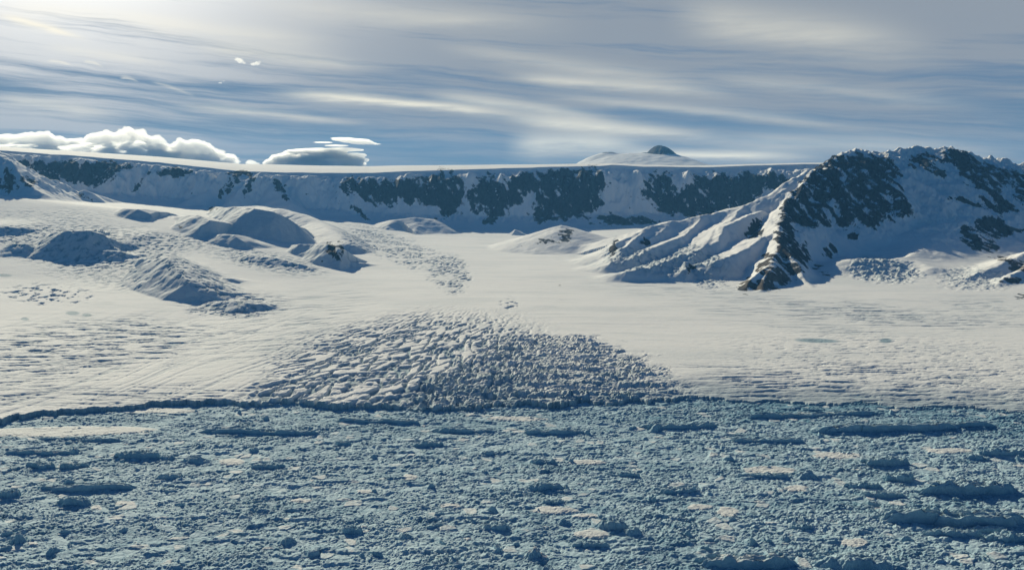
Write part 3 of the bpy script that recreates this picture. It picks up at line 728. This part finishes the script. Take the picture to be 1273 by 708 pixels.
# ------------------------------------------------------------------ icebergs frozen in the brash
def berg_mesh(w, d, h, seed, shape='flat', na=56, nr=18, snow=0.0):
    r_ = np.random.default_rng(seed)
    ang = np.linspace(0, 2 * np.pi, na, endpoint=False)
    k = 1 + .0 * ang
    for f_, a_ in ((2, .10), (3, .12), (5, .09), (7, .07), (11, .06), (17, .05), (26, .03)):
        k = k + a_ * r_.uniform(.4, 1) * np.cos(f_ * ang + r_.uniform(0, 6.28))
    rr_ = np.linspace(0, 1, nr + 1)[1:] ** .8
    rr_ = np.concatenate([rr_, [1.02, 1.05]])
    RR, AA = np.meshgrid(rr_, ang, indexing='ij')
    KK = k[None, :]
    x = np.cos(AA) * RR * KK * w / 2; y = np.sin(AA) * RR * KK * d / 2
    edge = {'flat': .80, 'peak': .25, 'arch': .6}[shape]
    q = np.where(RR < edge, 1.0, 1 - sstep(edge, 1.0, RR) ** 1.0)
    sd = r_.integers(1, 999)
    und = fbm(x / (w * .22) + sd, y / (d * .35), 4, 3)
    lx = x / (w / 2)
    prof = {'flat': .78 + .28 * gnoise(lx * 2.2 + sd, lx * 0 + 1.3) + .18 * gnoise(lx * 6 + sd, lx * 0 + 7.3),
            'peak': np.clip(1.05 - .9 * np.abs(lx - .15 * np.sin(sd)), .15, 1) ** 1.2,
            'arch': .35 + .65 * np.cos(np.clip(lx * 1.45, -1.57, 1.57))}[shape]
    tilt = 1 + .18 * (-y / (d / 2))                       # higher on the near side: a tilted slab
    z = h * q * prof * tilt + q * h * .22 * und
    z = z + q * (.05 * h * fbm(x / 5 + sd, y / 5, 3, 8) + (.16 * h + .9) * fbm(x / 15 + sd, y / 13, 4, 18, .6, ridged=True) + .08 * h * fbm(x / 40 + sd, y / 20, 3, 28))
    fa_, fg_, _c = facets(x / max(9.0, w * .13) + sd, y / max(8.0, d * .3), 77, tilt=1.5)
    z = z + q * h * .20 * (fa_ - .5) * sstep(0, .1, fg_)
    z = np.where(RR >= .999, -2.5, np.maximum(z, -1.0))
    x = x + .03 * w * fbm(y / (d * .3) + sd, z / (h * .6) + x * 0, 3, 4)
    y = y + .09 * d * fbm(x / (w * .12) + sd, z / (h * 1.5), 4, 5) * (RR > .5)
    top = [0, 0, float(z[0].mean())]
    co = np.concatenate([[top], np.stack([x, y, z], -1).reshape(-1, 3), [[0, 0, -2.6]]])
    nL = len(rr_)
    quads = []
    i = 1 + np.arange((nL - 1) * na).reshape(nL - 1, na)
    j = np.roll(i, -1, axis=1)
    quads = np.stack([i, i + na, j + na, j], -1).reshape(-1, 4)
    a = 1 + np.arange(na); a2 = np.roll(a, -1)
    t1 = np.stack([np.zeros(na, int), a, a2], -1)
    l = 1 + (nL - 1) * na + np.arange(na); l2 = np.roll(l, -1)
    t2 = np.stack([l, np.full(na, len(co) - 1), l2], -1)
    faces = [list(map(int, f)) for f in quads] + [list(map(int, f)) for f in t1] + [list(map(int, f)) for f in t2]
    me = bpy.data.meshes.new('iceberg')
    me.from_pydata([tuple(c) for c in co], [], faces); me.update()
    me.polygons.foreach_set('use_smooth', np.full(len(me.polygons), True))
    nz = np.empty(len(co) * 3, F4); me.vertices.foreach_get('normal', nz); nz = nz.reshape(-1, 3)
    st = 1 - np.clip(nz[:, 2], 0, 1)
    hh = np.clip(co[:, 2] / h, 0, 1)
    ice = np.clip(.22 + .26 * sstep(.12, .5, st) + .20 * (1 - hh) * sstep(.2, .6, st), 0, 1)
    sn = snow * sstep(.35, .1, st)
    for n_, v_ in (('ice', ice), ('snow', sn)):
        at = me.attributes.new(n_, 'FLOAT', 'POINT'); at.data.foreach_set('value', v_.astype(F4))
    me.materials.append(MB)
    if snow <= 0: return me, None
    fm = np.array([np.mean([sn[v] for v in f]) for f in faces])
    cand = set(np.nonzero(fm >= .25)[0].tolist()); vf = {}
    for k_ in cand:
        for v in faces[k_]: vf.setdefault(v, []).append(k_)
    best_ = set()
    while cand:
        st_ = [cand.pop()]; comp = set(st_)
        while st_:
            for v in faces[st_.pop()]:
                for k_ in vf[v]:
                    if k_ in cand: cand.discard(k_); comp.add(k_); st_.append(k_)
        if len(comp) > len(best_): best_ = comp
    isc = np.array([k_ in best_ for k_ in range(len(faces))])
    out = []
    for sel in (~isc, isc):
        ff = [f for f, k_ in zip(faces, sel) if k_]
        if not ff: out.append(None); continue
        us_, inv_ = np.unique(np.concatenate(ff), return_inverse=True)
        it = iter(inv_.tolist()); nf = [[next(it) for _ in f] for f in ff]
        m2 = bpy.data.meshes.new('iceberg'); m2.from_pydata([tuple(c) for c in co[us_]], [], nf); m2.update()
        m2.polygons.foreach_set('use_smooth', np.full(len(nf), True))
        for n_, v_ in (('ice', ice), ('snow', sn)):
            at = m2.attributes.new(n_, 'FLOAT', 'POINT'); at.data.foreach_set('value', v_[us_].astype(F4))
        m2.materials.append(MB); m2.normals_split_custom_set_from_vertices(nz[us_]); out.append(m2)
    return (out[0], out[1]) if out[0] else (out[1], None)

# photo column, waterline row, width px, height px, shape, snow on top, label
BL = [
 (17, 678, 27, 19, 'peak', 0, 'dark pyramid shaped ice block alone near the lower left corner'),
 (45, 566, 95, 7, 'flat', .5, 'long low ice ridge near the left edge with a white streaked top'),
 (90, 564, 24, 9, 'peak', .8, 'small peaked berg with a bright white right edge at upper left'),
 (48, 584, 40, 10, 'flat', 0, 'deep blue berg, left one of a touching pair at left'),
 (88, 584, 34, 9, 'flat', 0, 'deep blue berg, right one of a touching pair at left'),
 (105, 611, 125, 11, 'flat', 0, 'very long slim blue berg stretched across the left side'),
 (88, 630, 54, 15, 'arch', 0, 'rounded dark blue berg below the very long slim one'),
 (6, 621, 36, 13, 'flat', 0, 'dark blue berg cut off by the left edge'),
 (166, 572, 60, 13, 'flat', 0, 'broad smooth greyish berg behind the rest at left'),
 (208, 598, 40, 12, 'arch', 0, 'pale rounded berg below the broad smooth greyish berg'),
 (206, 573, 22, 8, 'flat', .3, 'small blue berg just right of the broad smooth greyish berg'),
 (62, 692, 30, 15, 'peak', 0, 'ragged blue berg on the bottom left beside the pyramid block'),
 (150, 663, 20, 9, 'peak', 0, 'small dark blue ice lump left of centre near the bottom'),
 (238, 577, 58, 12, 'peak', .2, 'wide peaked grey blue berg beside a sunlit flat floe'),
 (332, 584, 44, 8, 'flat', 0, 'low dark berg right of the sunlit flat floe'),
 (425, 554, 20, 7, 'flat', 0, 'tiny almost black ice block below the glacier front'),
 (355, 679, 32, 14, 'peak', 0, 'blue two humped berg in the lower left middle'),
 (436, 664, 32, 10, 'flat', 0, 'low blue berg in the bottom middle left'),
 (502, 673, 30, 13, 'peak', 0, 'steep blue berg in the bottom middle'),
 (532, 556, 38, 8, 'flat', .2, 'pale flat berg in the middle near the glacier front'),
 (607, 567, 24, 9, 'arch', 0, 'small round deep blue berg in the upper middle'),
 (675, 578, 34, 8, 'flat', 0, 'pale blue berg above the bean shaped dark berg'),
 (678, 611, 60, 14, 'arch', 0, 'dark bean shaped blue berg in the middle of the brash'),
 (690, 628, 32, 8, 'flat', 0, 'low blue berg just in front of the bean shaped one'),
 (776, 594, 46, 8, 'flat', 0, 'flat blue berg right of the bean shaped dark berg'),
 (702, 654, 30, 11, 'peak', 0, 'blue berg between two sunlit snow patches in the lower middle'),
 (762, 660, 46, 16, 'arch', 0, 'broad deep blue berg in the lower middle'),
 (788, 667, 44, 14, 'peak', .35, 'pale ridged berg right of the broad deep blue berg'),
 (666, 699, 44, 21, 'peak', .75, 'pointed berg with snow lit top edge at the bottom middle'),
 (738, 681, 42, 9, 'flat', 0, 'slim blue berg right of the pointed snow edged berg'),
 (618, 660, 36, 9, 'flat', 0, 'slim dark berg left of the lower middle sunlit patch'),
 (845, 615, 46, 10, 'flat', 0, 'flat dark blue berg right of centre'),
 (1004, 597, 48, 15, 'peak', 0, 'dark berg with ragged top behind a tan sunlit floe'),
 (955, 595, 70, 7, 'flat', .2, 'low dark slab in front of the tan sunlit floe'),
 (936, 679, 22, 15, 'peak', 0, 'upright blue block, left one of three in the lower right middle'),
 (955, 675, 15, 8, 'arch', 0, 'little round block, middle one of three in the lower right middle'),
 (978, 674, 24, 11, 'peak', 0, 'blue block, right one of three in the lower right middle'),
 (1000, 659, 28, 8, 'flat', 0, 'dark saturated blue slab above the three blocks'),
 (925, 707, 125, 18, 'flat', .55, 'long big berg with bright snowy crest on the bottom edge'),
 (1070, 712, 110, 26, 'arch', 0, 'big smooth rounded blue berg on the bottom edge right'),
 (1102, 580, 64, 12, 'flat', .1, 'sharp topped blue slab beside a long sunlit floe at right'),
 (1122, 599, 40, 12, 'flat', .2, 'pale wedge shaped berg right of centre'),
 (1074, 608, 44, 9, 'flat', 0, 'dark low berg left of the pale wedge shaped berg'),
 (1103, 619, 54, 8, 'flat', 0, 'low blue berg in front of the pale wedge shaped berg'),
 (1215, 616, 125, 20, 'flat', .0, 'massive long blue berg with a thick shaded front at right'),
 (1248, 568, 60, 11, 'flat', 0, 'blue berg at the right edge behind a white floe'),
 (1213, 572, 38, 9, 'arch', 0, 'small rounded berg left of the right edge berg'),
 (1200, 655, 190, 20, 'flat', 0, 'longest wavy blue berg crossing the lower right'),
 (1110, 641, 60, 8, 'flat', 0, 'slim berg left of the longest wavy berg'),
 (1188, 668, 74, 11, 'flat', .1, 'low berg in front of the longest wavy berg'),
 (1232, 663, 60, 11, 'arch', .75, 'arched berg with sunlit snowy rim at the right edge'),
 (1258, 676, 56, 15, 'flat', 0, 'deep blue berg at the right edge below the arched one'),
 (1130, 537, 250, 13, 'flat', 0, 'enormous flat topped berg lying off the right glacier front'),
 (845, 534, 110, 9, 'flat', 0, 'long blue berg off the glacier front right of centre'),
 (690, 541, 90, 8, 'flat', .1, 'long pale berg off the middle of the glacier front'),
 (320, 541, 150, 8, 'flat', .0, 'long low berg off the glacier front left of centre'),
 (575, 539, 80, 7, 'flat', .1, 'slim berg off the glacier front in the middle'),
 (470, 527, 120, 7, 'flat', .0, 'slim dark berg hugging the glacier front left of centre'),
 (1010, 519, 170, 8, 'flat', .0, 'long slim blue berg hugging the right glacier front'),
 (90, 549, 120, 6, 'flat', 0, 'long low blue berg below the snow covered strip at left'),
 (955, 551, 90, 7, 'flat', 0, 'slim berg left of the enormous flat topped berg'),
]
bi = 0
for px, py, wpx, hpx, shp, sn, lab in BL:
    k = P(px, py, 1.0); Yb = HCAM / (HCAM - k[2])
    w = wpx * Yb / FPX; h = hpx * Yb / FPX
    d = min(w * .9, max(h * 1.7, 26))
    me, cap_me = berg_mesh(w, d, h * (.54 if shp != 'flat' else .72), 500 + bi, shp, 140, 24, sn)
    o = link(bpy.data.objects.new('iceberg', me)); bi += 1
    o.location = (k[0] * Yb, Yb + d * .42, 0.0)
    o.rotation_euler[2] = float(rng.uniform(-.12, .12))
    tag(o, lab, 'iceberg', 'icebergs frozen into the brash ice')
    if cap_me:
        link(bpy.data.objects.new('snow_cap', cap_me)).parent = o
small = [berg_mesh(1 * 14, 11, 5.5, 900 + i, ('peak', 'flat', 'arch')[i % 3], 24, 7, 0)[0] for i in range(12)]
LABS = 'small jagged ice block jammed among the brash ice rubble'
for i in range(230):
    Yb = 1650 * (2950 / 1650) ** (rng.random() ** .9); u = rng.uniform(-.62, .62)
    if Yb > np.interp(u, us, front.mean(0)) - 60: continue
    s_ = float(rng.lognormal(0, .38))
    o = link(bpy.data.objects.new('ice_block', small[i % 12]))
    o.location = (u * Yb, Yb, 1.2); o.scale = (s_ * rng.uniform(.8, 1.9), s_ * rng.uniform(.7, 1.1), s_ * rng.uniform(.7, 1.25))
    o.rotation_euler[2] = float(rng.uniform(0, 6.28))
    tag(o, LABS, 'ice block', 'small ice blocks in the brash ice')
print('bergs', time.time() - T0)

# ------------------------------------------------------------------ clouds
cm, nt = new_mat('cloud_vapour'); b = NB(nt)
pv_ = b.n('ShaderNodeVolumePrincipled'); pv_.inputs['Color'].default_value = rgb(.97, .97, .97)
pv_.inputs['Density'].default_value = .0045; pv_.inputs['Anisotropy'].default_value = .55
o_ = b.n('ShaderNodeOutputMaterial'); nt.links.new(pv_.outputs[0], o_.inputs['Volume'])

cm2 = cm.copy(); cm2.name = 'dense_cloud_vapour'
[n for n in cm2.node_tree.nodes if n.type == 'PRINCIPLED_VOLUME'][0].inputs['Density'].default_value = .009
cm3 = cm.copy(); cm3.name = 'thin_cloud_vapour'
[n for n in cm3.node_tree.nodes if n.type == 'PRINCIPLED_VOLUME'][0].inputs['Density'].default_value = .0020
import bmesh
from mathutils import Vector, noise as mnoise
def cloud(name, puffs, label, cat, group=None, flat_z=None, amp=.30, mat=cm, sub=5, grp=None):
    """puffs: (px, py, half width px, half height px, depth factor) at distance Y"""
    bm = bmesh.new()
    for (x, y, z, rx, ry, rz) in puffs:
        r = bmesh.ops.create_icosphere(bm, subdivisions=sub, radius=1.0)
        for v in r['verts']:
            n = v.co.normalized()
            q = Vector((x + n.x * rx, y + n.y * ry, z + n.z * rz))
            s1 = mnoise.fractal(q / 420.0, .8, 2.0, 5) * amp + (abs(mnoise.noise(q / 210.0)) + .5 * abs(mnoise.noise(q / 95.0))) * amp * 1.3
            f = 1 + s1
            v.co = Vector((x + n.x * rx * f, y + n.y * ry * f, z + n.z * rz * f))
            if flat_z is not None and v.co.z < flat_z: v.co.z = flat_z + (v.co.z - flat_z) * .15
    me = bpy.data.meshes.new(name); bm.to_mesh(me); bm.free()
    me.polygons.foreach_set('use_smooth', np.full(len(me.polygons), True))
    me.materials.append(mat)
    o = link(bpy.data.objects.new(name, me))
    # one closed skin
    rm = o.modifiers.new('skin', 'REMESH'); rm.mode = 'VOXEL'; rm.voxel_size = max(14.0, min(p[5] for p in puffs) / 14)
    rm.use_smooth_shade = True
    return tag(o, label, cat, group)
YC = 27000.0
def puff(px, py, rx, ry, Yc=YC, dep=1.0):
    k = P(px, py, Yc); s_ = Yc / FPX
    return (k[0], k[1], k[2], rx * s_, rx * s_ * dep, ry * s_)
cg = 'cumulus clouds behind the snow plateau'
cloud('cumulus_cloud', [puff(-60, 176, 45, 14), puff(-20, 180, 25, 11), puff(5, 178, 18, 9), puff(28, 180, 16, 10), puff(40, 173, 10, 8), puff(54, 172, 12, 9), puff(66, 180, 16, 10), puff(85, 184, 16, 9), puff(52, 188, 46, 10)], 'puffy white cloud bank at the far left above the plateau', 'cloud', cg)
cloud('cumulus_cloud', [puff(102, 184, 14, 11), puff(118, 180, 14, 11), puff(136, 177, 15, 12), puff(152, 174, 12, 11), puff(160, 168, 10, 9), puff(172, 176, 13, 11), puff(186, 182, 16, 10), puff(205, 188, 18, 9), puff(150, 190, 60, 11)], 'tallest puffy cloud with a round turret in the bank', 'cloud', cg)
cloud('cumulus_cloud', [puff(228, 186, 16, 11), puff(240, 182, 14, 8), puff(250, 187, 16, 10), puff(264, 193, 16, 8), puff(278, 197, 14, 6), puff(222, 195, 30, 9), puff(255, 200, 38, 8)], 'rightmost puffy cloud sloping down to the right', 'cloud', cg)
cloud('cumulus_cloud', [puff(312, 203, 7, 4), puff(317, 205, 6, 3)], 'tiny cloud puff just right of the cloud bank', 'cloud', cg)
lg = 'lens shaped clouds above the plateau'
cloud('lenticular_cloud', [puff(392, 189, 34, 4.5), puff(385, 197, 44, 8), puff(398, 205, 52, 10), puff(345, 202, 16, 6), puff(430, 200, 22, 8)], 'large grey lens shaped cloud resting on the plateau rim', 'cloud', lg, amp=.12, mat=cm2)
cloud('lenticular_cloud', [puff(425, 186, 26, 2.2), puff(442, 193, 14, 3.2), puff(450, 199, 9, 3)], 'bright curved rim cloud on the right of the grey lens', 'cloud', lg, amp=.12)
cloud('lenticular_cloud', [puff(436, 174, 22, 1.8), puff(452, 178, 16, 1.7), puff(425, 172, 14, 1.2), puff(466, 179, 8, .9), puff(444, 176, 20, 1.8)], 'thin bright lens cloud floating on top', 'cloud', lg, amp=.12)
cloud('lenticular_cloud', [puff(402, 177, 12, .8), puff(418, 181, 14, 1.1)], 'faint thin streak cloud left of the thin bright lens', 'cloud', lg, amp=.12)
sg = 'tiny bright clouds high in the sky'
cloud('small_cloud', [puff(295, 74, 2.5, 1.6), puff(299, 76, 3, 2.4), puff(303, 78, 2, 1.3)], 'brightest of the tiny clouds high at left', 'cloud', sg, amp=.5, sub=3, mat=cm3)
cloud('small_cloud', [puff(315, 80, 2.5, 1.4), puff(320, 79, 2.6, 1.9), puff(323, 77, 1.4, 1.2)], 'second tiny cloud right of the brightest one', 'cloud', sg, amp=.5, sub=3, mat=cm3)
cloud('small_cloud', [puff(274, 103, 2, 1.1), puff(278, 101, 1.6, 1.1)], 'tiny faint cloud lowest of the high ones', 'cloud', sg, amp=.5, sub=3, mat=cm3)
print('clouds', time.time() - T0)

# ------------------------------------------------------------------ haze
hm, nt = new_mat('thin_air'); b = NB(nt)
hv = b.n('ShaderNodeVolumePrincipled'); hv.inputs['Color'].default_value = rgb(.16, .50, 1.0)
hv.inputs['Density'].default_value = 1.2e-5; hv.inputs['Anisotropy'].default_value = .2
o_ = b.n('ShaderNodeOutputMaterial'); nt.links.new(hv.outputs[0], o_.inputs['Volume'])
bm = bmesh.new(); bmesh.ops.create_cube(bm, size=1.0)
for v in bm.verts: v.co = Vector((v.co.x * 50000, 11400 + v.co.y * 24600, 798 + v.co.z * 1620))
me = bpy.data.meshes.new('haze'); bm.to_mesh(me); bm.free(); me.materials.append(hm)
hz = link(bpy.data.objects.new('haze', me)); tag(hz, None, None, None, 'stuff')

# ------------------------------------------------------------------ sky and sun
SUN_AZ, SUN_EL = -27.0, 23.0
sc = bpy.context.scene
wd = bpy.data.worlds.new('World'); sc.world = wd; wd.use_nodes = True
nt = wd.node_tree
for n in list(nt.nodes): nt.nodes.remove(n)
b = NB(nt)
sky = b.n('ShaderNodeTexSky', sky_type='NISHITA'); sky.sun_disc = False
sky.sun_elevation = math.radians(SUN_EL); sky.sun_rotation = math.radians(SUN_AZ)
sky.altitude = 800; sky.air_density = 1.0; sky.dust_density = .3; sky.ozone_density = 2.5
tc = b.n('ShaderNodeTexCoord').outputs['Generated']
sp = b.n('ShaderNodeSeparateXYZ'); b.put(sp.inputs[0], tc); sx, sy, sz = sp.outputs
hor = b.m('MAXIMUM', b.m('SQRT', b.m('ADD', b.m('MULTIPLY', sx, sx), b.m('MULTIPLY', sy, sy))), .001)
az = b.m('ARCTAN2', sx, sy)
el = b.m('ARCTAN2', sz, hor)
def vec(x, y, z=0.0):
    c = b.n('ShaderNodeCombineXYZ'); b.put(c.inputs[0], x); b.put(c.inputs[1], y); b.put(c.inputs[2], z); return c.outputs[0]
# broad veil of high cloud, stretched along the horizon
wob = b.m('SUBTRACT', b.noise(vec(b.m('MULTIPLY', az, 3.0), b.m('MULTIPLY', el, 9)), 1.0, 5), .5)
e2 = b.m('ADD', el, b.m('ADD', b.m('MULTIPLY', az, .07), b.m('MULTIPLY', wob, .035)))
v1 = b.noise(vec(b.m('MULTIPLY', az, 1.5), b.m('MULTIPLY', e2, 30)), 1.0, 6, .58)
v2 = b.noise(vec(b.m('MULTIPLY', az, 4.0), b.m('MULTIPLY', e2, 95), 3.0), 1.0, 6, .62)
v3 = b.noise(vec(b.m('MULTIPLY', az, 9.0), b.m('MULTIPLY', e2, 230), 5.0), 1.0, 5, .6)
veil = b.m('ADD', b.m('ADD', b.m('MULTIPLY', v1, .58), b.m('MULTIPLY', v2, .30)), b.m('MULTIPLY', v3, .12))
veil = b.m('ADD', veil, b.m('MULTIPLY', b.ss(.05, .19, el), .10))
vm = b.ss(.41, .57, veil)
def pe(px, py):
    k = P(px, py, 1.0); return math.atan2(k[0], 1.0), math.atan2(k[2] - HCAM, math.hypot(k[0], 1.0))
# single streaks (start, end, half thickness px, strength)
ST_ = [((360, 116), (640, 142), 6, .9), ((540, 118), (760, 150), 9, .5), ((0, 20), (105, 48), 5, .75), ((60, 60), (210, 80), 7, .25), ((160, 30), (420, 55), 14, .35), ((250, 60), (460, 85), 10, .35),
       ((640, 95), (900, 118), 8, .45), ((640, 148), (900, 172), 9, .6), ((700, 120), (1080, 160), 7, .3), ((640, 180), (800, 180), 16, .75), ((780, 190), (1010, 196), 7, .75), ((230, 132), (450, 155), 6, .4), ((0, 125), (150, 145), 9, .35), ((60, 78), (90, 84), 2.0, .6),
       ((105, 78), (128, 84), 1.8, .45), ((150, 95), (172, 101), 1.8, .4), ((190, 102), (240, 120), 2.5, .3), ((900, 175), (1273, 190), 14, .35), ((850, 20), (1150, 60), 26, .4), ((880, 95), (1240, 135), 10, .2), ((560, 60), (900, 110), 12, .25), ((330, 8), (700, 30), 16, .3), ((0, 8), (240, 30), 10, .3)]
acc = None
fray = b.m('SUBTRACT', b.noise(vec(b.m('MULTIPLY', az, 7), b.m('MULTIPLY', el, 60), 7.0), 1.0, 5, .65), .5)
for (p0, p1, hw, stg) in ST_:
    a0, e0 = pe(*p0); a1, e1 = pe(*p1)
    t_ = b.m('DIVIDE', b.m('SUBTRACT', az, a0), a1 - a0)
    win = b.m('MULTIPLY', b.ss(-.12, .22, t_), b.ss(1.15, .6, t_))
    # gentle sag along its length
    sag = b.m('MULTIPLY', b.m('MULTIPLY', t_, b.m('SUBTRACT', 1.0, t_)), .006)
    off = b.m('SUBTRACT', b.m('ADD', el, b.m('MULTIPLY', fray, .012)), b.m('ADD', b.m('ADD', b.m('MULTIPLY', t_, e1 - e0), e0), sag))
    g_ = b.m('EXPONENT', b.m('MULTIPLY', b.m('POWER', b.m('ABSOLUTE', b.m('DIVIDE', off, hw * .8 / FPX)), 1.7), -1.0))
    s1 = b.m('MULTIPLY', b.m('MULTIPLY', g_, win), stg)
    acc = s1 if acc is None else b.m('ADD', acc, s1)
acc = b.m('MULTIPLY', acc, b.m('ADD', 1.0, b.m('MULTIPLY', fray, 1.6)), clamp=True)
# brightness of the veil grows towards the sun
sd_ = (math.sin(math.radians(SUN_AZ)) * math.cos(math.radians(SUN_EL)), math.cos(math.radians(SUN_AZ)) * math.cos(math.radians(SUN_EL)), math.sin(math.radians(SUN_EL)))
dt = b.n('ShaderNodeVectorMath', operation='DOT_PRODUCT'); b.put(dt.inputs[0], tc); dt.inputs[1].default_value = sd_
glow = b.m('POWER', b.m('MAXIMUM', dt.outputs['Value'], 0.0), 36.0)
skyc = b.n('ShaderNodeVectorMath', operation='SCALE'); b.put(skyc.inputs[0], sky.outputs[0]); skyc.inputs['Scale'].default_value = 1.0
K = 1 / .10
def L(r, g, bb): return (r * K, g * K, bb * K, 1)
front = b.m('MULTIPLY', b.ss(-.1, .55, b.m('DIVIDE', sy, hor)), b.ss(.62, .22, el))
clear = b.n('ShaderNodeVectorMath', operation='MULTIPLY'); b.put(clear.inputs[0], sky.outputs[0]); clear.inputs[1].default_value = (.13, .32, .48)
gap = b.mix(b.m('MULTIPLY', front, .90), clear.outputs[0], L(.145, .225, .335))
acc = b.m('MULTIPLY', acc, front)
veilc = b.mix(glow, L(.285, .325, .375), L(2.3, 2.2, 2.0))
strc = b.mix(glow, L(.86, .82, .68), L(1.5, 1.36, 1.1))
c1 = b.mix(b.m('MULTIPLY', b.m('MULTIPLY', vm, .95), front), gap, veilc)
c2 = b.mix(acc, c1, strc)
bg = b.n('ShaderNodeBackground'); b.put(bg.inputs[0], c2); bg.inputs[1].default_value = .10
wo = b.n('ShaderNodeOutputWorld'); nt.links.new(bg.outputs[0], wo.inputs[0])

sl = bpy.data.lights.new('sun', 'SUN'); sl.energy = 5.0; sl.angle = math.radians(.5); sl.color = (1, .91, .66)
so = link(bpy.data.objects.new('sun', sl))
so.rotation_euler = Vector(sd_).to_track_quat('Z', 'Y').to_euler()
so.location = (0, 0, 3000)

# ------------------------------------------------------------------ camera
cd = bpy.data.cameras.new('camera'); cd.sensor_width = 36; cd.lens = 36 * FPX / W0; cd.clip_start = 5; cd.clip_end = 200000
co = link(bpy.data.objects.new('camera', cd)); co.location = (0, 0, HCAM); co.rotation_euler = (math.pi / 2 - TH, 0, 0)
sc.camera = co
sc.view_settings.view_transform = 'Standard'; sc.view_settings.look = 'None'; sc.view_settings.exposure = 0.05; sc.view_settings.gamma = 1
sc.cycles.volume_bounces = 4; sc.cycles.max_bounces = 6; sc.cycles.diffuse_bounces = 2
print('done', time.time() - T0)
